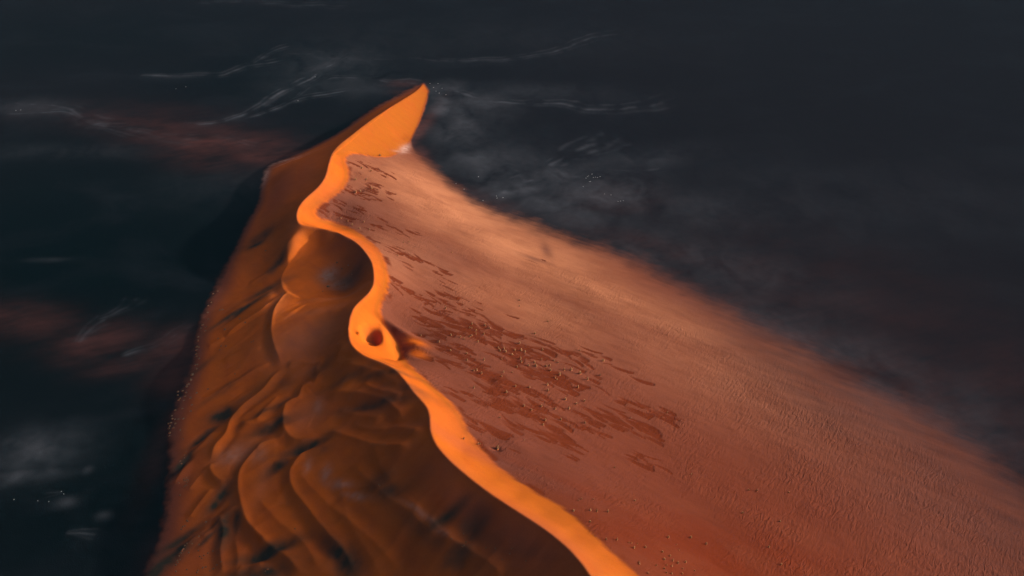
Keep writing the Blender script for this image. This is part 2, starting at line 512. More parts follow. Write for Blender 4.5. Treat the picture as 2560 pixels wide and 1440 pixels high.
# soft outer edge of sand
edge_n = 1.6 * fbm(X / 30, Y / 30, 4, 41) + 0.7 * fbm(WA / 14, WB / 3.5, 3, 43)
edge_n += 0.8 * fbm(WA / 40, WB / 4, 4, 47)
sand_r = sstep(-1.4, 2.8, sand_h + edge_n * 0.6)
tz = sstep(1175, 1215, Y) * sstep(0, 30, -60 - X)
sand_r = sand_r * (1 - tz) + tz * sstep(0.1, 1.0, sand_h + 0.15 * edge_n)
sand_l = sstep(-0.7, 1.6, sand_h + 0.8 * fbm(X / 9, Y / 9, 3, 45))
sand_r = sand_r * (1 - (0.55 + 0.25 * fbm(WA / 50, WB / 9, 3, 49)) * np.exp(-np.clip(sand_h, 0, 99) / 13.0) * sstep(80, 260, X))
sandm = np.where(left_m > 0.5, sand_l, sand_r)
tipm = blur(tip, 1)
sandm = np.maximum(sandm, tipm * sstep(-0.6, 0.4, sand_h + 0.6))
bandm = blur(band_raw * (1 - left_m), 1)
orange = np.maximum(left_s * sstep(0.5, 6, sand_h), bandm)
# ragged drift edge of the orange sand out on the flank
nd = 1.0 * fbm(WA / 26, WB / 6, 4, 51)
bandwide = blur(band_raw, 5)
orange = np.maximum(orange, np.clip(1.3 * np.maximum(blob(Hb, 1036, 862, 13, 6, -40), blob(Hb, 1045, 885, 10, 5, -50)), 0, 1))
orange = np.maximum(orange, sstep(0.28, 0.6, bandwide + nd * 0.16) * (1 - left_s) * sstep(2, 8, sand_h))


def spots(lst, F=None, grow=1.0):
    F = Hfull if F is None else F
    o = np.zeros(X.shape)
    for (u, v, ru, rv, rot, a) in lst:
        o = np.maximum(o, a * blob(F, u, v, ru * grow, rv * grow, rot))
    return o


# region where dark red streaks lie, as soft spots
streak = spots([(1030, 730, 40, 16, -32, .8), (1120, 770, 50, 22, -32, .9), (1200, 830, 60, 30, -32, 1), (1300, 890, 50, 30, -32, 1), (1380, 950, 50, 26, -32, 1),
                (1280, 980, 60, 24, -32, 1), (1350, 1050, 60, 22, -32, 1), (1450, 1110, 30, 12, -32, .9), (1180, 930, 40, 22, -32, .9), (1120, 870, 40, 20, -32, .8),
                (1480, 1020, 40, 25, -32, .9), (1240, 1090, 18, 8, -50, .9), (1620, 1030, 22, 10, -32, .7), (1630, 1075, 18, 8, -32, .7), (1605, 1143, 8, 4, -32, .9),
                (1090, 700, 50, 8, -32, .7), (1020, 640, 40, 8, -32, .75), (900, 470, 30, 22, -32, 1), (930, 420, 20, 14, 0, .9), (860, 520, 30, 14, -32, .9),
                (900, 555, 30, 8, -32, .9), (1000, 570, 40, 12, -32, .5), (1330, 650, 20, 5, -32, .8), (1500, 900, 40, 12, -32, .6), (1190, 1080, 12, 20, 30, .9)], grow=1.2) * (1 - bandm)
# plain dark drifts hugging the foot of the shoulder
hug = sstep(0.02, 0.22, bandwide) * (1 - bandm) * sstep(-0.15, 0.35, fbm(X / 30, Y / 30, 3, 61)) * (1 - left_s)
dens = streak * sstep(-0.35, 0.35, fbm(WA / 45, WB / 20, 3, 111))
strokes = np.zeros(X.shape)
relief = np.zeros(X.shape)
rs = np.random.default_rng(11)
ii, jj = np.nonzero((dens > 0.1) & (Y > 480))
wgt = dens[ii, jj] ** 1.3 * np.gradient(ys)[ii] * np.gradient(xs)[jj]
pick = rs.choice(len(ii), size=760, p=wgt / wgt.sum(), replace=False)
for k in pick:
    x0, y0 = X[ii[k], jj[k]], Y[ii[k], jj[k]]
    a0, b0 = x0 * ca + y0 * sa, -x0 * sa + y0 * ca
    Ln, Wd = rs.uniform(7, 28) * (1.0 if y0 < 790 else .8), rs.uniform(1.1, 3.7) * (1.0 if y0 < 790 else .62) * (1.0 if rs.random() > .2 else 1.6)
    th = rs.normal(0.04, 0.16)
    cv = rs.normal(0, 0.011)
    j0_, j1_ = np.searchsorted(xs, [x0 - Ln, x0 + Ln])
    i0_, i1_ = np.searchsorted(ys, [y0 - Ln, y0 + Ln])
    sl = (slice(i0_, i1_), slice(j0_, j1_))
    da, db = WA[sl] - a0, WB[sl] - b0
    db = db + th * da + cv * da * da
    t = da / Ln + 0.6                      # 0 at the thin upwind tail, 1 at the blunt downwind head
    tt = np.clip(t, 1e-4, 0.9999)
    w = Wd * tt ** 0.75 * (1 - tt) ** 0.22 * 1.5
    up_, dn_ = w * 1.2 + 0.2, w * 0.7 + 0.2
    f = np.where(db > 0, 1 - sstep(0.35, 1.15, db / up_), 1 - sstep(0.75, 1.15, -db / dn_))
    f *= (t > 0) & (t < 1)
    f *= (0.45 + 0.55 * sstep(0, .6, t)) * rs.uniform(.55, 1)
    strokes[sl] = np.maximum(strokes[sl], f)
    relief[sl] = np.minimum(relief[sl], -0.22 * f * Wd / 3)
streak = np.clip(np.maximum(strokes, 0.35 * dens * sstep(0.3, .9, dens)), 0, 1) * (1 - bandm)
streak = np.maximum(streak, 0.75 * hug * sstep(15, 30, sand_h))

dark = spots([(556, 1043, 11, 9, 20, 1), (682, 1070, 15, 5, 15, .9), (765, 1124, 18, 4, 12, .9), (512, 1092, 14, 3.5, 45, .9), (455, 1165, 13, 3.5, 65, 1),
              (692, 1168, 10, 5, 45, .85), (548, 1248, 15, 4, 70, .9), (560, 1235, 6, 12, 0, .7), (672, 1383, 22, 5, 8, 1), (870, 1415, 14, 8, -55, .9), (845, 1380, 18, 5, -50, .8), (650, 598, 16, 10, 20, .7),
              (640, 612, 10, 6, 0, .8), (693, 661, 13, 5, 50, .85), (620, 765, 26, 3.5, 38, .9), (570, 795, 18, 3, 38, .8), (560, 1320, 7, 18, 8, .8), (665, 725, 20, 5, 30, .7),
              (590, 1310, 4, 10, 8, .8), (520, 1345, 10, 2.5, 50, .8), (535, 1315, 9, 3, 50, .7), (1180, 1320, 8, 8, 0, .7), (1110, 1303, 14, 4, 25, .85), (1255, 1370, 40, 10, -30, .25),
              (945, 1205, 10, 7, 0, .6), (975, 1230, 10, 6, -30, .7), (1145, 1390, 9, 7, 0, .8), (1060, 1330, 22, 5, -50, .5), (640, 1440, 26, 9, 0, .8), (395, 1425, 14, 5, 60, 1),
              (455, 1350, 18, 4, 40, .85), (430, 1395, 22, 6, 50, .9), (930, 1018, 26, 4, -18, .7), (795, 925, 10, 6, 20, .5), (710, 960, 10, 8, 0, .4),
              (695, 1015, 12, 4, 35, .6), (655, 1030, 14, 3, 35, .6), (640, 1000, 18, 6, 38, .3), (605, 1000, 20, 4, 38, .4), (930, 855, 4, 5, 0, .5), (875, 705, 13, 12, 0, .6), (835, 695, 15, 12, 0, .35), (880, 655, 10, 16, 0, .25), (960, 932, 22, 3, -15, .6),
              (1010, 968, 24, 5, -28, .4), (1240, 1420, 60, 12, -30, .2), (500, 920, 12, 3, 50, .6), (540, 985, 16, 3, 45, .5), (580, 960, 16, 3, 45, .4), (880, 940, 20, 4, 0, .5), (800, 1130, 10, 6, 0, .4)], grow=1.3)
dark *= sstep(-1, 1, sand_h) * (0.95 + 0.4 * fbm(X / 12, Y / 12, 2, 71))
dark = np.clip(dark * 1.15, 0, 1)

pale = spots([(822, 690, 8, 11, -10, 1), (850, 712, 12, 9, 0, .6), (1012, 372, 5, 14, -15, .9), (1003, 380, 9, 3, 20, .7), (662, 440, 5, 22, 5, .75), (700, 405, 24, 2.5, 25, .8), (668, 415, 8, 4, 0, .7),
              (740, 395, 22, 2, 25, .6), (730, 402, 20, 2.0, 28, .5), (580, 1140, 12, 9, 0, .4), (650, 1140, 6, 8, 0, .3), (770, 1165, 3, 7, 0, .5), (815, 1185, 4, 8, 0, .6), (850, 1210, 12, 4, -30, .5), (890, 1240, 12, 3, -35, .5),
              (1060, 1290, 24, 2, -48, .45), (1105, 1330, 8, 2, -45, .4), (795, 1015, 4, 10, 10, .3)])
pale *= np.clip(0.55 + 1.1 * fbm(X / 5, Y / 5, 3, 77) + 0.4, 0, 1)

# paler pinkish crust on the terraces of the shaded side
crust = spots([(760, 850, 34, 30, 0, .8), (770, 1040, 16, 18, 0, .6), (790, 780, 30, 8, 0, .5), (610, 1130, 16, 12, 0, .5), (655, 1215, 6, 20, 0, .4), (850, 745, 30, 5, 0, .4), (760, 930, 12, 8, 0, .4),
               (690, 760, 12, 30, 0, .3), (740, 560, 12, 25, 0, .3)]) * left_s

# ---- the plain: pale veils, thin bright lines, reddish sand veils
veil = spots([(1340, 450, 90, 30, 20, .95), (1290, 480, 60, 16, 25, 1), (1500, 480, 70, 60, 0, .8), (1250, 420, 70, 60, 0, .7), (1420, 530, 90, 40, -20, .6), (1180, 260, 60, 50, -20, .7), (1120, 228, 30, 30, 0, 1), (1100, 240, 14, 30, 10, 1), (1600, 400, 90, 30, 15, .4),
              (1150, 330, 40, 60, 0, .8), (1110, 260, 16, 50, -8, 1), (1200, 400, 40, 30, -20, .8), (1400, 520, 60, 30, -20, .8), (1700, 640, 150, 50, -30, .45), (2000, 850, 180, 50, -40, .45), (2250, 1000, 120, 60, -40, .4), (830, 160, 70, 70, 15, .5), (760, 210, 60, 40, 25, .35), (900, 200, 80, 60, 0, .35),
              (60, 270, 80, 30, 0, .4), (90, 1130, 40, 28, 10, .75), (50, 1190, 35, 10, 10, .8), (40, 1110, 20, 10, 0, .6), (140, 1100, 30, 10, 10, .5), (165, 1255, 8, 6, 0, .6), (120, 650, 20, 5, 0, .4), (160, 380, 100, 20, 0, .3),
              (1350, 230, 120, 30, -5, .3), (2100, 500, 300, 100, 0, .15), (600, 470, 100, 50, 0, .2), (1200, 100, 300, 80, 0, .12), (1750, 520, 120, 60, 0, .3), (260, 1290, 6, 5, 0, .4), (220, 1175, 5, 6, 0, .4)])
veil *= np.clip(0.62 + 0.75 * fbm(X / 52 + 0.9 * fbm(X / 55, Y / 75, 2, 81), Y / 62 + 0.6 * fbm(X / 40, Y / 60, 2, 82), 4, 83, 0.48) + 0.2 * fbm(X / 9, Y / 9, 3, 85), 0, 1.2)
LINES = [([(0, 262), (70, 258), (140, 266), (190, 285), (240, 305), (300, 308)], .5, 7), ([(0, 282), (60, 283), (150, 280), (190, 290), (240, 310), (330, 318)], .5, 4),
         ([(440, 305), (500, 312), (560, 305), (600, 290), (660, 258), (720, 225), (770, 195), (800, 175), (850, 150), (900, 135)], .75, 5),
         ([(600, 300), (650, 285), (700, 265), (750, 248), (800, 238), (850, 232), (900, 222)], .6, 4), ([(740, 250), (780, 215), (830, 195), (900, 196), (960, 190)], .45, 4),
         ([(320, 190), (400, 188), (500, 187), (560, 185), (620, 165), (680, 155), (740, 145)], .5, 5), ([(620, 168), (650, 145), (690, 125), (735, 112)], .45, 4),
         ([(700, 130), (800, 140), (900, 150), (1000, 150)], .25, 8), ([(1000, 140), (1100, 150), (1200, 152), (1300, 145), (1400, 125), (1480, 95), (1580, 80)], .45, 6),
         ([(1060, 215), (1110, 220), (1160, 235), (1210, 255), (1300, 255), (1400, 262), (1500, 272), (1600, 268), (1700, 240)], .5, 7), ([(1080, 255), (1120, 275), (1150, 290), (1180, 285)], .4, 6),
         ([(1340, 440), (1400, 400), (1450, 370), (1500, 355)], .55, 8), ([(1390, 425), (1440, 400), (1500, 365), (1560, 340)], .4, 10), ([(1240, 485), (1290, 465), (1340, 440)], .6, 10),
         ([(480, 8), (640, 5), (760, 14), (900, 12)], .3, 6), ([(300, 320), (350, 330), (420, 345), (470, 352), (520, 352)], .35, 5), ([(180, 268), (220, 290), (250, 310), (300, 330), (380, 350)], .35, 4),
         ([(520, 340), (580, 345), (620, 365), (660, 372)], .4, 4), ([(430, 395), (380, 430)], .0, 4), ([(240, 800), (280, 790), (320, 770), (345, 740)], .35, 4), ([(300, 890), (330, 880), (390, 865), (440, 835), (490, 810)], .35, 4),
         ([(190, 860), (210, 840), (240, 815), (275, 795)], .45, 5), ([(10, 1125), (30, 1120), (32, 1130), (15, 1145)], .5, 2.5), ([(30, 1125), (60, 1115), (95, 1105)], .4, 2.5),
         ([(160, 1333), (200, 1332), (245, 1337)], .4, 2), ([(1500, 420), (1560, 425), (1640, 420), (1700, 400)], .3, 6), ([(940, 200), (980, 207), (1020, 205), (1050, 212)], .5, 5),
         ([(1530, 480), (1480, 500), (1400, 560)], .15, 14), ([(160, 1230), (110, 1235)], .3, 2)]
lines = np.zeros(X.shape)
for pts, a, w in LINES:
    if a <= 0:
        continue
    C = np.array([unproj(u, v, 0) for u, v in pts])
    sl, d, run = polydist(C, w * 7 + 8, step=14.0)
    xx, yy = X[sl], Y[sl]
    dn = d + w * 1.5 * fbm(xx / 60, yy / 60, 2, 91)
    br = np.clip(0.55 + 1.2 * fbm(xx / 26, yy / 26, 3, 93), 0.1, 1.2)
    val = a * br * sstep(0, .15, run) * sstep(0, .15, 1 - run) * (0.62 * np.exp(-(dn / (w * 0.45)) ** 2) + 0.4 * np.exp(-((dn - 1.9 * w * (0.4 + run)) / (w * 0.4)) ** 2) + 0.24 * np.exp(-((dn + 2.4 * w * run) / (w * 0.5)) ** 2) + 0.25 * np.exp(-np.abs(dn) / (w * 1.8)))
    lines[sl] = np.maximum(lines[sl], val)
redv = spots([(420, 320, 110, 35, -12, .6), (560, 360, 110, 40, -15, 1), (650, 385, 60, 30, -20, 1), (740, 385, 40, 14, 10, .9), (330, 290, 120, 40, -5, .3), (520, 400, 80, 30, -20, .5), (30, 800, 70, 28, -12, .6), (250, 850, 45, 28, 10, .7), (210, 880, 30, 20, 0, .6),
              (380, 890, 40, 16, 25, .75), (330, 910, 34, 14, 20, .7), (440, 860, 30, 30, 30, .6), (450, 920, 26, 40, 0, .6), (1048, 330, 9, 75, -14, 1.1), (1062, 390, 8, 30, 20, .9), (1035, 390, 18, 26, 0, .6), (1010, 210, 22, 12, 0, .8), (1000, 230, 14, 10, 0, .5),
              (2100, 750, 200, 100, -30, .22), (1650, 620, 130, 24, -30, .3), (2200, 950, 260, 60, -43, .4), (1200, 500, 70, 18, -40, .5), (2450, 1000, 120, 120, 0, .3), (430, 1400, 20, 30, 0, .5),
              (410, 1100, 10, 60, 0, .4), (1540, 500, 60, 40, 0, .22)])
redv *= np.clip(0.75 + 0.6 * fbm(X / 50, Y / 30, 4, 95) + 0.35 * fbm((X + Y * .4) / 30, (Y - X * .4) / 7, 3, 97), 0, 1.2)
greenish = spots([(100, 700, 420, 420, 0, 1), (300, 1200, 260, 260, 0, 1), (400, 500, 300, 260, 0, .8), (700, 200, 260, 200, 0, .6), (200, 100, 500, 200, 0, .45), (1000, 100, 200, 200, 0, .3), (900, 345, 70, 60, 0, .5), (820, 330, 70, 40, 0, .6), (480, 560, 120, 110, 0, .6), (350, 700, 150, 100, 0, .6), (150, 1000, 200, 120, 0, .5)])

# tone of the flank: 0 deep rust, 1 pale peach on the nose of the dune
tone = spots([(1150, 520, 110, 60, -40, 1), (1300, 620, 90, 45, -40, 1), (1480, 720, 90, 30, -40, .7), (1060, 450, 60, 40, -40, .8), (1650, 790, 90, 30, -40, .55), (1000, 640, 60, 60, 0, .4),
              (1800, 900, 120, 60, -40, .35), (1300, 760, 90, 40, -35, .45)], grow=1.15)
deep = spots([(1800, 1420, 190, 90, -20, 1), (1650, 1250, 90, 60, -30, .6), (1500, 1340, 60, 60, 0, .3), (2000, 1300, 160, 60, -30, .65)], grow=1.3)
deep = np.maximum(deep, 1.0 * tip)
deep = np.maximum(deep, 1.0 * sstep(.99, .6, bandwide) * bandm * sstep(3, 8, HL - HR))  # amber toe of the band: shading of the flattening slope, put into the colour
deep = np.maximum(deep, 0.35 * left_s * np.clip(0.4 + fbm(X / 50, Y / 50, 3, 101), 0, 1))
mauve = spots([(1366, 625, 6, 20, 10, .9), (1335, 648, 16, 4, -30, .8), (700, 480, 22, 60, 0, .9), (760, 430, 18, 60, 0, .6), (800, 350, 30, 60, -30, .5), (1200, 1290, 60, 14, -45, 1), (1300, 1350, 60, 20, -45, 1), (1100, 1180, 30, 14, -45, .7), (1020, 1130, 16, 10, 0, .4), (860, 600, 26, 10, 0, .6), (900, 660, 12, 30, 0, .6), (470, 1200, 12, 60, 0, .5), (450, 1400, 40, 40, 0, .6), (560, 720, 12, 50, 10, .6), (620, 560, 10, 50, 15, .7), (480, 920, 8, 60, 0, .5), (445, 1050, 8, 60, 0, .7), (960, 1000, 30, 14, -20, .5), (2450, 1300, 120, 80, -40, .7), (2200, 1080, 200, 60, -43, .7), (1350, 1140, 90, 30, -20, .5), (900, 510, 60, 40, -20, .6), (1050, 640, 60, 50, 0, .5), (1900, 930, 150, 40, -43, .4), (2000, 1060, 150, 30, -40, .4), (1230, 1150, 90, 10, -30, .7)])
ripple = (1 - bandm) * (1 - left_s) * sstep(1, 9, sand_h) * np.clip(0.45 + 0.9 * fbm(X / 45, Y / 45, 3, 99) + 0.5 * sstep(100, 250, X), 0.12, 1)

# ------------------------------------------------------------------ meshes
ny, nx = X.shape
Hfull = Hfull + relief * (1 - bandm)
co = np.stack([X.ravel(), Y.ravel(), Hfull.ravel()], 1).astype(np.float32)
idx = np.arange(ny * nx, dtype=np.int32).reshape(ny, nx)
quads = np.stack([idx[:-1, :-1], idx[:-1, 1:], idx[1:, 1:], idx[1:, :-1]], -1).reshape(-1, 4)
dune_v = (sandm > 0.12) & (sand_h > -4) | (sand_h > 0.8)
dune_q = (dune_v[:-1, :-1] | dune_v[1:, 1:]).ravel()


def build(name, co, quads, attrs, mat):
    used = np.unique(quads)
    remap = np.full(len(co), -1, np.int32)
    remap[used] = np.arange(len(used), dtype=np.int32)
    me = bpy.data.meshes.new(name)
    me.vertices.add(len(used))
    me.vertices.foreach_set("co", np.ascontiguousarray(co[used]).ravel())
    nq = len(quads)
    me.loops.add(nq * 4)
    me.loops.foreach_set("vertex_index", remap[quads].ravel())
    me.polygons.add(nq)
    me.polygons.foreach_set("loop_start", np.arange(0, nq * 4, 4, dtype=np.int32))
    me.polygons.foreach_set("use_smooth", np.ones(nq, bool))
    me.update(calc_edges=True)
    for k, a in attrs.items():
        at = me.attributes.new(k, 'FLOAT_COLOR', 'POINT')
        at.data.foreach_set("color", np.ascontiguousarray(a[used]).astype(np.float32).ravel())
    me.materials.append(mat)
    ob = bpy.data.objects.new(name, me)
    scn.collection.objects.link(ob)
    return ob


def node_mat(name):
    m = bpy.data.materials.new(name)
    m.use_nodes = True
    nt = m.node_tree
    nt.nodes.clear()
    return m, nt


def N(nt, kind, **kw):
    n = nt.nodes.new(kind)
    for k, v in kw.items():
        setattr(n, k, v)
    return n


def make_sand():
    m, nt = node_mat("desert_sand_and_gravel")
    lk = nt.links.new
    out = N(nt, "ShaderNodeOutputMaterial")
    bs = N(nt, "ShaderNodeBsdfPrincipled")
    bs.inputs["Roughness"].default_value = 1.0
    bs.inputs["Specular IOR Level"].default_value = 0.0
    lk(bs.outputs[0], out.inputs[0])
    at = {}
    for k in ("mask_a", "mask_b", "mask_c"):
        a = N(nt, "ShaderNodeAttribute", attribute_name=k)
        s = N(nt, "ShaderNodeSeparateColor")
        lk(a.outputs["Color"], s.inputs[0])
        at[k] = (s.outputs[0], s.outputs[1], s.outputs[2], a.outputs["Alpha"])
    geo = N(nt, "ShaderNodeNewGeometry")

    def coords(rot, sx, sy):
        mp = N(nt, "ShaderNodeMapping", vector_type='POINT')
        mp.inputs["Rotation"].default_value = (0, 0, math.radians(rot))
        mp.inputs["Scale"].default_value = (1, 1, 1)
        lk(geo.outputs["Position"], mp.inputs[0])
        m2 = N(nt, "ShaderNodeMapping", vector_type='POINT')
        m2.inputs["Scale"].default_value = (sx, sy, 0)
        lk(mp.outputs[0], m2.inputs[0])
        return m2.outputs[0]

    def noise(vec, detail=3, rough=0.55, dist=0.0, scale=1.0):
        n = N(nt, "ShaderNodeTexNoise")
        n.inputs["Scale"].default_value = scale
        n.inputs["Detail"].default_value = detail
        n.inputs["Roughness"].default_value = rough
        n.inputs["Distortion"].default_value = dist
        lk(vec, n.inputs["Vector"])
        return n.outputs["Fac"]

    def val(x):
        return x

    def math_(op, a, b=None, c=None, clamp=False):
        n = N(nt, "ShaderNodeMath", operation=op, use_clamp=clamp)
        for i, q_ in enumerate((a, b, c)):
            if q_ is None:
                continue
            if isinstance(q_, (int, float)):
                n.inputs[i].default_value = q_
            else:
                lk(q_, n.inputs[i])
        return n.outputs[0]

    def ramp(x, a, b):
        n = N(nt, "ShaderNodeMapRange", interpolation_type='SMOOTHSTEP')
        n.inputs[1].default_value = a
        n.inputs[2].default_value = b
        lk(x, n.inputs[0])
        return n.outputs[0]

    def mix(f, a, b):
        n = N(nt, "ShaderNodeMix", data_type='RGBA')
        for sock, q_ in ((n.inputs[0], f), (n.inputs[6], a), (n.inputs[7], b)):
            if isinstance(q_, tuple):
                sock.default_value = (*q_, 1)
            elif isinstance(q_, (int, float)):
                sock.default_value = q_
            else:
                lk(q_, sock)
        return n.outputs[2]

    sand, orange_, streak_, ripple_ = at["mask_a"]
    dark_, pale_, veil_, red_ = at["mask_b"]
    tone_, deep_, mauve_, green_ = at["mask_c"]
    # flank colour
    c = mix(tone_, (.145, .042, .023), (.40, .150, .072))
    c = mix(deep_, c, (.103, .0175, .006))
    c = mix(math_('MULTIPLY', mauve_, 0.75), c, (.108, .038, .026))
    big = noise(coords(32, 1 / 60, 1 / 26), 4)
    c = mix(math_('MULTIPLY', ramp(big, .40, .68), .35), c, (.125, .032, .015))
    # streaks: wind-stretched, ragged
    st = noise(coords(32, 1 / 24, 1 / 6.5), 4, .6, 1.3)
    st2 = noise(coords(25, 1 / 9, 1 / 2.3), 3, .55, 0.9)
    sm = math_('ADD', math_('MULTIPLY', st, 0.5), math_('MULTIPLY', st2, 0.5))
    sm = math_('ADD', streak_, math_('MULTIPLY', math_('SUBTRACT', sm, .5), 0.9))
    sm = math_('MULTIPLY', ramp(sm, .14, .80), ramp(streak_, 0.02, .25))
    c = mix(math_('MULTIPLY', sm, .95), c, (.098, .018, .006))
    # orange sand
    om = noise(coords(10, 1 / 20, 1 / 30), 3)
    oc = mix(ramp(om, .35, .7), (.50, .098, .008), (.46, .096, .009))
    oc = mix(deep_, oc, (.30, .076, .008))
    oc = mix(mauve_, oc, (.30, .066, .022))
    ob = noise(coords(-30, 1 / 16, 1 / 45), 4, .6, .6)
    oc = mix(math_('MULTIPLY', ramp(ob, .45, .72), .45), oc, (.33, .062, .010))
    c = mix(orange_, c, oc)
    # pinkish crust comes in through pale at half strength
    c = mix(math_('MULTIPLY', pale_, .85), c, (.42, .25, .20))
    dn = noise(coords(0, 1 / 5, 1 / 5), 4)
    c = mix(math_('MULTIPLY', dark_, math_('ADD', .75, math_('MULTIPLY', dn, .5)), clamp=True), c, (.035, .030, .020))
    # plain
    p = mix(green_, (.0085, .0072, .0095), (.0015, .0032, .0040))
    pb = noise(coords(0, 1 / 130, 1 / 80), 5, .6, .6)
    p = mix(math_('MULTIPLY', ramp(pb, .45, .75), .3), p, (.013, .014, .018))
    p = mix(math_('MULTIPLY', red_, .85), p, (.055, .020, .017))
    p = mix(math_('MULTIPLY', veil_, .9), p, (.088, .092, .108))
    fine = noise(coords(20, 1 / 2.2, 1 / 2.2), 3, .7)
    pc = mix(ramp(fine, .62, .80), p, mix(0.22, p, (.05, .05, .055)))
    c = mix(sand, pc, c)
    # grain
    g1 = noise(coords(0, 1 / 1.3, 1 / 1.3), 2, .8)
    g2 = noise(coords(32, 1 / 14, 1 / 6), 3)
    gm = math_('ADD', math_('MULTIPLY', g1, .34), math_('ADD', math_('MULTIPLY', g2, .22), .72))
    hs = N(nt, "ShaderNodeHueSaturation")
    lk(gm, hs.inputs["Value"])
    lk(c, hs.inputs["Color"])
    lk(hs.outputs[0], bs.inputs["Base Color"])
    # ripples: long crests across the wind
    wv = N(nt, "ShaderNodeTexWave", wave_type='BANDS', bands_direction='X', wave_profile='SIN')
    wv.inputs["Scale"].default_value = 1.0
    wv.inputs["Distortion"].default_value = 7.0
    wv.inputs["Detail"].default_value = 2.5
    wv.inputs["Detail Scale"].default_value = 1.0
    wv.inputs["Detail Roughness"].default_value = 0.6
    lk(coords(28, 1 / 12.0, 1 / 30.0), wv.inputs["Vector"])
    wp = noise(coords(30, 1 / 2.9, 1 / 8.0), 2, .5, 1.6)
    wp2 = math_('MULTIPLY', wv.outputs["Fac"], .10)
    small = noise(coords(0, 1 / 1.1, 1 / 1.1), 2, .6)
    hgt = math_('ADD', math_('MULTIPLY', wp, 1.0), math_('MULTIPLY', wp2, .7))
    hgt = math_('MULTIPLY', hgt, math_('MULTIPLY', ripple_, math_('ADD', .55, math_('MULTIPLY', ramp(noise(coords(40, 1 / 55, 1 / 30), 3, .5, .5), .3, .75), .7))))
    hgt = math_('ADD', hgt, math_('MULTIPLY', small, 0.16))
    hgt = math_('ADD', hgt, math_('MULTIPLY', sm, math_('MULTIPLY', math_('SUBTRACT', 1.0, orange_), -0.12)))
    bp = N(nt, "ShaderNodeBump")
    bp.inputs["Strength"].default_value = 1.0
    bp.inputs["Distance"].default_value = 1.0
    lk(hgt, bp.inputs["Height"])
    lk(bp.outputs[0], bs.inputs["Normal"])
    return m


sand_mat = make_sand()
pale_all = np.clip(pale + 0.28 * crust, 0, 1)
veil_all = np.clip(np.maximum(veil * 0.5, lines * 0.8) + 0.3 * veil * lines, 0, 1.3)
st_ = lambda *a: np.stack([q_.ravel() for q_ in a], 1)
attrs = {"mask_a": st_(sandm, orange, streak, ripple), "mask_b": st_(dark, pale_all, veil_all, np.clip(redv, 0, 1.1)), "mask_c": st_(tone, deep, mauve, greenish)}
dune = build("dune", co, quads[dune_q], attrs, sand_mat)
dune["kind"] = "structure"

# ground: the rest of the grid plus eight big outer quads to beyond the horizon of the view
FAR = 9000.0
bx = [-FAR, xs[0], xs[-1], FAR]
by = [-2500.0, ys[0], ys[-1], 14000.0]
ex, eq = [], []
n0 = len(co)
for j in range(4):
    for i in range(4):
        ex.append((bx[i], by[j], 0.0))
for j in range(3):
    for i in range(3):
        if (i, j) != (1, 1):
            a = n0 + j * 4 + i
            eq.append((a, a + 1, a + 5, a + 4))
co2 = np.vstack([co, np.array(ex, np.float32)])
attrs2 = {k: np.vstack([a, np.zeros((16, 4))]) for k, a in attrs.items()}
ground = build("ground", co2, np.vstack([quads[~dune_q], np.array(eq, np.int32)]), attrs2, sand_mat)
ground["kind"] = "structure"


# ------------------------------------------------------------------ tufts and shrubs
def leaf_mat(name, col, col2):
    m, nt = node_mat(name)
    out = N(nt, "ShaderNodeOutputMaterial")
    b = N(nt, "ShaderNodeBsdfPrincipled")
    b.inputs["Roughness"].default_value = 0.9
    b.inputs["Specular IOR Level"].default_value = 0.1
    tc = N(nt, "ShaderNodeTexCoord")
    n = N(nt, "ShaderNodeTexNoise")
    n.inputs["Scale"].default_value = 2.5
    nt.links.new(tc.outputs["Object"], n.inputs["Vector"])
    mx = N(nt, "ShaderNodeMix", data_type='RGBA')
    mx.inputs[6].default_value = (*col, 1)
    mx.inputs[7].default_value = (*col2, 1)
    nt.links.new(n.outputs["Fac"], mx.inputs[0])
    nt.links.new(mx.outputs[2], b.inputs["Base Color"])
    nt.links.new(b.outputs[0], out.inputs[0])
    return m


M_TAN = leaf_mat("dry_grass", (.33, .165, .075), (.20, .09, .035))
M_OCH = leaf_mat("mound_sand", (.42, .11, .035), (.36, .09, .025))
M_DARK = leaf_mat("dark_twigs", (.10, .062, .036), (.20, .11, .055))
M_PALE = leaf_mat("bleached_twigs", (.26, .26, .26), (.16, .16, .16))


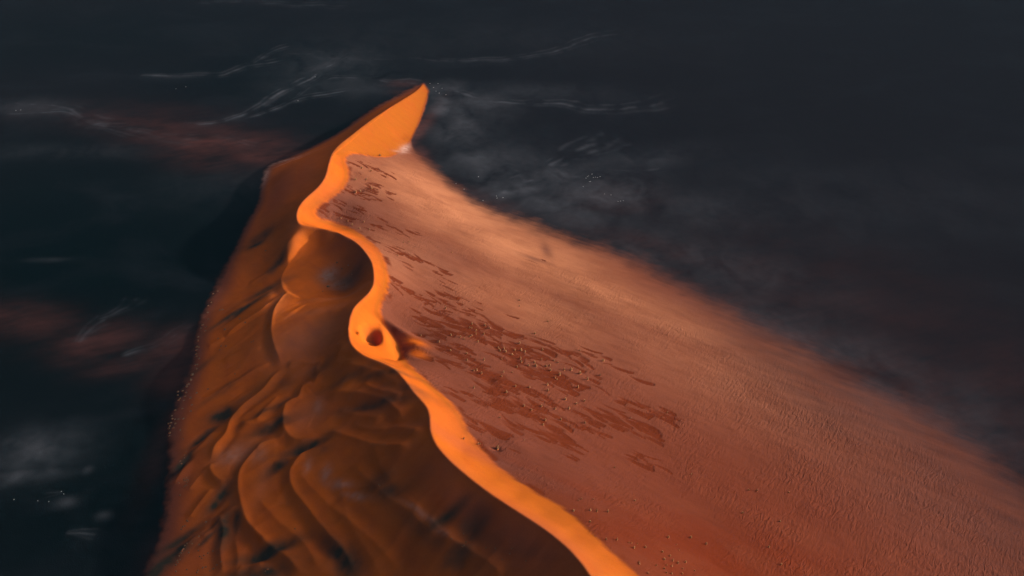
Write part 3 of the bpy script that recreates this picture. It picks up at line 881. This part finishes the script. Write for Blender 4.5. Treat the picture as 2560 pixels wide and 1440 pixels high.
def clump(name, seed, mats, nblades=70, mound=True, spread=1.0, hgt=1.0):
    """a wind-built sand mound with a tangle of upright blades growing out of it, unit radius"""
    rg = random.Random(seed)
    V, F, MI = [], [], []
    if mound:
        rings, seg = 3, 10
        V.append((0, 0, 0.34))
        for k in range(1, rings + 1):
            t = k / rings
            for j in range(seg):
                a = 2 * math.pi * j / seg
                rr = t * 1.25 * (1 + .12 * rg.uniform(-1, 1))
                V.append((rr * math.cos(a) - 0.25 * t, rr * math.sin(a), 0.34 * (1 - t * t) - (0.15 if k == rings else 0)))
        for j in range(seg):
            F.append((0, 1 + j, 1 + (j + 1) % seg))
            MI.append(1)
        for k in range(rings - 1):
            for j in range(seg):
                a0, a1 = 1 + k * seg + j, 1 + k * seg + (j + 1) % seg
                F.append((a0, a0 + seg, a1 + seg, a1))
                MI.append(1)
    seg, prof = 9, [(0.0, 1.02), (.38, .96), (.66, .72), (.80, .36), (.74, -.05)]
    base = len(V)
    V.append((0, 0, prof[0][1] * hgt))
    for k in range(1, 5):
        for j in range(seg):
            a = 2 * math.pi * (j + .5 * (k % 2)) / seg
            q_ = 1 + .22 * rg.uniform(-1, 1)
            V.append((prof[k][0] * q_ * math.cos(a) * spread, prof[k][0] * q_ * math.sin(a), prof[k][1] * hgt * (1 + .18 * rg.uniform(-1, 1))))
    for j in range(seg):
        F.append((base, base + 1 + j, base + 1 + (j + 1) % seg))
        MI.append(0)
    for k in range(3):
        for j in range(seg):
            a0, a1 = base + 1 + k * seg + j, base + 1 + k * seg + (j + 1) % seg
            F.append((a0, a0 + seg, a1 + seg, a1))
            MI.append(0)
    for i in range(nblades):
        a = rg.uniform(0, 2 * math.pi)
        rr = math.sqrt(rg.random()) * 0.72
        x, y = rr * math.cos(a) * spread, rr * math.sin(a)
        lean = 0.45 + 0.5 * rg.random()
        h = (1.15 - 0.75 * rr) * rg.uniform(.6, 1.1) * hgt
        tx, ty = x + math.cos(a) * lean * h * .5 + rg.uniform(-.2, .2), y + math.sin(a) * lean * h * .5 + rg.uniform(-.2, .2)
        w = rg.uniform(.09, .2)
        b = rg.uniform(0, math.pi)
        dx, dy = w * math.cos(b), w * math.sin(b)
        z0 = 0.05
        n = len(V)
        mx_, my_, mz_ = (x + tx) / 2, (y + ty) / 2, z0 + h * .55
        V += [(x - dx * .5, y - dy * .5, z0), (x + dx * .5, y + dy * .5, z0), (mx_ + dx, my_ + dy, mz_), (tx, ty, z0 + h), (mx_ - dx, my_ - dy, mz_)]
        F += [(n, n + 1, n + 2, n + 4), (n + 4, n + 2, n + 3)]
        MI += [0, 0]
    me = bpy.data.meshes.new(name)
    me.from_pydata(V, [], F)
    me.polygons.foreach_set("material_index", MI)
    me.polygons.foreach_set("use_smooth", [mi == 1 for mi in MI])
    for m in mats:
        me.materials.append(m)
    me.update()
    return me


TUFTS = [clump("grass_tuft", i, (M_TAN, M_OCH), 26 + 4 * i, hgt=1.7) for i in range(5)]
BUSHES = [clump("desert_shrub", 20 + i, (M_DARK, M_OCH), 36, spread=1.3, hgt=.8) for i in range(4)]
PALES = [clump("bleached_shrub", 40 + i, (M_PALE, M_PALE), 20, mound=False, spread=1.5, hgt=.7) for i in range(4)]
ORD = ["leftmost", "second from left", "third from left", "fourth from left", "fifth from left", "sixth from left", "seventh from left", "eighth from left"]
ORDR = ["rightmost", "second from right", "third from right", "fourth from right"]


def plant(kind, meshes, cat, u, v, px, label, group=None):
    """px: width in the photograph's pixels"""
    x, y = on_field(Hfull, u, v)
    z = float(sample(Hfull, x, y))
    dist = math.sqrt(x * x + y * y + (CAM_H - z) ** 2)
    r_ = px * dist * TANH / 1280 / 2.0
    o = bpy.data.objects.new(kind, random.choice(meshes))
    o.location = (x, y, z - 0.05 * r_)
    f_ = 0.72 if kind == "grass_tuft" else 0.85
    zf = 1.75 if kind == "grass_tuft" else 1.0
    r_ *= f_
    o.scale = (r_ * random.uniform(.8, 1.2), r_ * random.uniform(.8, 1.2), r_ * zf * random.uniform(.7, 1.3))
    o.rotation_euler = (0, 0, random.uniform(0, 6.28) if kind != "grass_tuft" else random.uniform(-.6, .6))
    o["label"] = label
    o["category"] = cat
    if group:
        o["group"] = group
    scn.collection.objects.link(o)


def cluster(kind, meshes, cat, adj, where, group, pts, size):
    """pts: picture points (u, v[, size]); up to eight are told apart by their order, more share one label"""
    pts = [p if len(p) == 3 else (*p, size) for p in pts]
    NUM = ['', '', 'two', 'three', 'four', 'five', 'six', 'seven', 'eight']
    if len(pts) > 8:                       # split a long string of plants from top to bottom of the picture
        pts.sort(key=lambda p: p[1])
        k_ = math.ceil(len(pts) / 6)
        parts = [pts[i * len(pts) // k_:(i + 1) * len(pts) // k_] for i in range(k_)]
        names = {2: ["upper part", "lower part"], 3: ["top part", "middle part", "bottom part"],
                 4: ["top part", "upper middle part", "lower middle part", "bottom part"]}[k_]
    else:
        parts, names = [pts], [""]
    for part_, nm in zip(parts, names):
        part_ = sorted(part_)
        n = len(part_)
        for k, (u, v, px) in enumerate(part_):
            lab = f"{adj} {where}" + (f", {nm}" if nm else "")
            if n > 1:
                o_ = ORD[k] if k <= (n - 1) // 2 else ORDR[n - 1 - k]
                lab += f", {o_} of {NUM[n]}"
            if len(lab.split()) > 16:
                print("LONG", len(lab.split()), lab)
            plant(kind, meshes, cat, u, v, px, lab, group)


def c6(*p):
    return [(900 + x / 4, 600 + y / 4) for x, y in p]


def c7(*p):
    return [(1040 + x / 4, 860 + y / 4) for x, y in p]


def c4(*p):
    return [(1350 + x / 4, 1180 + y / 4) for x, y in p]


def tuft(adj, where, pts, size=6.5, group="grass tufts on the sunlit flank"):
    cluster("grass_tuft", TUFTS, "grass tuft", adj, where, group, pts, size)


tuft("pale tuft with long shadow", "beside the orange shoulder", c4((335, 392), (503, 388), (568, 398), (680, 403)), 7.5)
tuft("lone tan tuft", "just below the row of four beside the orange shoulder", c4((500, 502)), 7.5)
tuft("lone tuft", "right of the row beside the orange shoulder, dark shadow at its foot", c4((948, 290)), 6.5)
tuft("small lone tuft", "high on the open rippled sand", c4((1512, 25)), 5)
tuft("small tuft", "on the rippled sand near the bottom edge", c4((1283, 660), (1508, 662), (1662, 728)), 7)
tuft("tiny tuft", "beside the lower orange shoulder", c4((770, 685), (1055, 758), (940, 765), (660, 683)), 6)
tuft("low tuft", "in the ochre drift near the bottom edge", c4((1300, 845), (1225, 803), (1243, 880), (1328, 892), (1455, 907), (1380, 915)), 6.5)
tuft("paired tuft", "against the orange shoulder at the bottom", c4((990, 910), (995, 927)), 6)
tuft("small tuft", "in the lowest rows at the bottom edge", c4((1320, 948), (1268, 935), (1243, 970), (1428, 970), (1545, 993), (1165, 938)), 5)
tuft("tiny tuft", "cut by the bottom edge of the picture", c4((1425, 1022), (1318, 1020), (1265, 1015), (1080, 1015)), 5)
tuft("dark low tuft", "on deep rust ripples", c4((2398, 500), (2288, 755), (2410, 930), (2025, 415)), 6)
tuft("tiny dark tuft", "on the upper rust ripples", c4((2085, 188), (2170, 195), (2485, 208)), 4.5)
tuft("tiny tuft", "between the rows near the bottom edge", c4((1390, 785), (1365, 732), (890, 710), (917, 715), (975, 722)), 3.5)
tuft("tiny tuft", "on mauve ripples above the row of four", c4((535, 280), (415, 275), (385, 290)), 4)
tuft("small pale tuft", "at the top of the dark streaks, long shadow", c6((858, 690)), 5)
tuft("small tuft", "in the upper left part of the dark streaks", c6((1120, 847), (1250, 862), (1097, 883), (1118, 885), (1298, 890), (1162, 907), (1240, 945), (1160, 945)), 5)
tuft("small tuft", "in the second line of the dark streaks", c6((1005, 975), (1042, 996), (1097, 972), (1117, 962), (1180, 1025), (912, 958)), 5)
tuft("small pale tuft", "on clean sand by the small hollow", c6((610, 960), (792, 1025), (905, 1112)), 5)
tuft("tuft", "on the left border of the dark streaks", c6((1068, 1140), (1070, 1210), (1137, 1310), (1168, 1310), (1215, 1340), (1242, 1205)), 6)
tuft("tuft", "in the ochre drift inside the streaks", c6((1383, 1083), (1397, 1113), (1440, 1095), (1458, 1122), (1550, 1108), (1522, 1153), (1612, 1112), (1650, 1122)), 6)
tuft("bright tuft", "at the lower end of the ochre drift in the streaks", c6((1605, 1193), (1612, 1225)), 7)
tuft("small tuft", "at the top border of the streaks", c6((1595, 1038), (1750, 938), (1825, 1105)), 6)
tuft("tiny lone tuft", "on open sand above the streaks", c6((1880, 820), (1595, 608), (1595, 665)), 5)
tuft("tuft", "in the group amid the streaks", c6((1745, 1232), (1757, 1257), (1763, 1272), (1685, 1263), (1570, 1275), (1865, 1270), (1898, 1262)), 6)
tuft("round tuft", "in the lower right line of the streaks", c6((1905, 1312), (2042, 1303), (2113, 1307), (1997, 1353), (2275, 1402)), 7)
tuft("largest tuft", "among the streaks, at the right end of their line", c6((2200, 1340)), 9)
tuft("small tuft", "in the gap between streak bands", c6((1525, 1330), (1437, 1327), (1417, 1370), (1418, 1197)), 5)
tuft("small tuft", "near the right fringe of the streaks", c6((1953, 1383), (1970, 1400), (1943, 1208), (1980, 1230), (1815, 1197), (2400, 1358), (2197, 1112)), 4.5)
tuft("small dark tuft", "on open sand right of the streaks", c6((2435, 1215), (2425, 1212)), 6)
tuft("tuft", "in the lower left streaks", c7((580, 443), (905, 493), (995, 430), (1135, 440)), 6)
tuft("tuft with dark shadow", "in the middle lower streaks", c7((1315, 415), (1320, 473), (1620, 440), (1495, 560), (1685, 575), (1605, 603)), 6.5)
tuft("tuft", "in the lowest full line of the streaks", c7((1255, 627), (1082, 627), (1155, 662), (1393, 655), (1530, 655)), 6.5)
tuft("tuft", "in the last ragged streaks at the bottom", c7((1293, 768), (1450, 762), (1272, 815), (1690, 795)), 6.5)
tuft("large tuft in a dark pit", "near the bulge of the orange shoulder", c7((815, 1050)), 9)
tuft("tiny tuft", "left of the dark pit near the shoulder bulge", c7((625, 1010), (640, 1005), (480, 955)), 5)
tuft("tiny tuft", "on open sand beyond the streaks", c7((2512, 695), (2150, 745), (1985, 1240), (840, 742), (1840, 320), (1085, 965)), 4)
tuft("small tuft", "in the mottled hollow under the far peak", [(928, 428.7), (916, 450), (889, 451), (901, 480), (890, 483), (929, 472.5), (905, 422), (950, 390)], 5.5)
tuft("tiny pale tuft", "on mauve sand by the crest notch", [(852, 547), (870, 554), (910, 556), (881, 564), (899, 572), (924, 575.5)], 4)
tuft("tiny tuft", "on mauve sand right of the bowl rim", [(1009, 607), (1023, 606), (1130, 632), (995, 640)], 3.5)
tuft("tiny tuft", "on the sand right of the lower orange bend", [(1052, 840), (1127, 839), (1114, 772)], 4)


def shrub(adj, where, pts, size=6, group="dark shrubs on the shaded side"):
    cluster("desert_shrub", BUSHES, "shrub", adj, where, group, pts, size)


def cz(*p):
    return [(400 + x / 4, 640 + y / 4) for x, y in p]


def c3(*p):
    return [(400 + x / 4, 850 + y / 4) for x, y in p]


def cb(*p):
    return [(360 + x / 4, 1080 + y / 4) for x, y in p]


shrub("large dark shrub", "on the grey floor of the shaded bowl", [(820, 717)], 11)
shrub("small dark shrub", "on the bowl floor near its wall", [(843, 658), (871, 664), (855, 672), (880, 685.5)], 5.5)
shrub("tiny shrub", "on the bowl floor left of the large one", [(807, 729)], 4.5)
shrub("small shrub", "beside the dark patch left of the bowl", [(665, 627), (640, 620)], 5)
shrub("tiny shrub", "on the upper edge of the foot", cz((515, 465), (485, 500), (580, 355), (535, 380), (478, 570)), 4.5)
shrub("dark shrub", "in the thin row along the shaded foot", cz((485, 635), (462, 712), (430, 690), (410, 725), (455, 752)), 5.5)
shrub("shrub", "on open shaded sand above the foot row", cz((600, 545), (628, 540), (583, 826), (612, 905), (600, 940), (660, 902)), 5.5)
shrub("shrub", "under the dark slanting drift on the shaded side", cz((800, 630), (852, 668), (650, 735)), 5.5)
shrub("tiny pale shrub", "on smooth shaded sand near the brown terrace", cz((915, 862), (935, 852)), 4.5)
shrub("shrub", "in the dense string along the foot", cz((385, 815), (383, 850), (372, 910), (390, 915), (368, 942), (365, 985), (368, 1005), (395, 1030), (360, 1092), (375, 1087), (370, 1130)), 6)
shrub("large dark shrub", "where the foot string bends outward", cz((325, 1190), (310, 1243), (285, 1285), (270, 1305)), 8)
shrub("shrub", "in the loose foot patch", cz((265, 1368), (230, 1350), (182, 1360), (180, 1395), (205, 1425), (255, 1408), (305, 1422), (370, 1372), (480, 1333)), 5.5)
shrub("tiny shrub", "on the slanting drift above the loose foot patch", cz((750, 1183), (700, 1275)), 4.5)
shrub("shrub", "on the foot slope beside the deep dark hollow", c3((225, 690), (155, 705), (320, 650), (240, 605), (308, 583), (190, 600), (310, 715)), 6)
shrub("dark shrub", "crowding the narrow foot", c3((155, 840), (150, 795), (185, 795), (235, 790), (125, 790), (110, 830), (90, 885), (100, 930), (95, 960), (135, 880), (100, 860), (205, 905), (120, 760), (85, 840)), 6)
shrub("tiny tan shrub", "scattered below the crowded foot", c3((232, 990), (215, 1240), (245, 1180), (260, 1120), (270, 1400), (240, 1395), (285, 1410), (262, 1380), (255, 1415), (248, 1150), (205, 1215)), 4)
shrub("tiny tan shrub", "in the low speckled patch", cb((420, 485), (440, 480), (430, 510), (400, 550), (360, 635), (412, 540), (425, 535), (350, 515), (400, 490), (360, 640)), 4)
shrub("tan shrub", "in the slanting line above the bottom hollow", cb((430, 890), (440, 895), (620, 905), (390, 950), (375, 975), (410, 940)), 5)
shrub("tan shrub", "in the bottom left thicket", cb((550, 1045), (480, 1120), (550, 1130), (410, 1140), (450, 1210), (370, 1215), (545, 1190), (600, 1240), (690, 1195), (580, 1265), (340, 1310), (320, 1335), (360, 1280), (430, 1120), (395, 1170), (350, 1240), (380, 1185), (640, 1215), (560, 1250), (335, 1290)), 5)
shrub("shrub", "on dark hummocks at bottom left", cb((770, 1300), (590, 1360), (430, 1380), (660, 1390), (700, 1370), (320, 1400), (540, 1385), (730, 1330), (685, 1375), (530, 1410), (620, 1350)), 5)
shrub("small shrub", "beside the black patch at the bottom edge", cb((1240, 1375), (1215, 1395)), 5)
shrub("lone light shrub", "on the smooth brown slope at the bottom", cb((1510, 970)), 5)
shrub("shrub", "among the dark hollows under the slip face", [(1158.7, 1336), (1165, 1356), (1157, 1367), (1129, 1347), (1160, 1365)], 5.5)
shrub("shrub", "in the dark strip below the long slip face", [(1215, 1370), (1239, 1372), (1280, 1372), (1275, 1385), (1256, 1400), (1315, 1403)], 5)
shrub("thin shrub", "on the dark spot above the pale sand veins", [(947, 1212), (950, 1216)], 4.5)


def bleached(adj, where, pts, size=5, group="bleached shrubs on the dark plain"):
    cluster("bleached_shrub", PALES, "shrub", adj, where, group, pts, size * 0.75)


def cp(*p):
    return [(1100 + x / 4, 350 + y / 4) for x, y in p]


bleached("pale speck of shrub", "in the upper plain cluster", cp((1475, 370), (1520, 345), (1555, 375), (1495, 420), (1600, 370), (1485, 362), (1505, 418), (1535, 378), (1575, 378), (1460, 385)), 3.6)
bleached("pale shrub", "at the rightmost end of the bright plain patch", cp((1780, 615), (1805, 612), (1833, 608)), 4)
bleached("tiny pale shrub", "between the two clusters on the plain", cp((1645, 540), (1710, 550), (1432, 470)), 3.2)
bleached("pale shrub", "on the plain close above the dune nose", cp((160, 440), (240, 495), (430, 607), (385, 368)), 4.5)
bleached("bright pale shrub", "standing off the dune nose on grey ground", cp((565, 565), (570, 585), (630, 580)), 4.5)
bleached("tiny pale shrub", "on the grey fan beyond the far peak", [(1095, 210), (1084, 219), (1115, 237), (1090, 228), (1105, 222), (1075, 209), (1098, 233)], 3.6)
bleached("tiny pale shrub", "on the black plain at lower left", [(153.8, 1230), (159.4, 1235), (35, 1249), (122, 1254), (95, 1253)], 3.6)
bleached("tiny pale shrub", "on the dark plain at upper left", [(40, 277), (52, 276), (465, 218), (440, 222), (788, 193), (745, 253)], 3.2)

# ------------------------------------------------------------------ air
HZ = (-9100.0, 9100.0, -2600.0, 14100.0, -4.0, 640.0)
hv = [(x, y, z) for z in HZ[4:] for y in HZ[2:4] for x in HZ[:2]]
hm = bpy.data.meshes.new("haze")
hm.from_pydata(hv, [], [(0, 2, 3, 1), (4, 5, 7, 6), (0, 1, 5, 4), (2, 6, 7, 3), (0, 4, 6, 2), (1, 3, 7, 5)])
m, nt = node_mat("haze_air")
out = N(nt, "ShaderNodeOutputMaterial")
pv = N(nt, "ShaderNodeVolumePrincipled")
pv.inputs["Color"].default_value = (.20, .58, .86, 1)
pv.inputs["Density"].default_value = 0.9e-5
pv.inputs["Anisotropy"].default_value = 0.0
nt.links.new(pv.outputs[0], out.inputs["Volume"])
hm.materials.append(m)
hz = bpy.data.objects.new("haze", hm)
hz["kind"] = "stuff"
hz["label"] = "thin bluish desert haze hanging over the plain"
scn.collection.objects.link(hz)
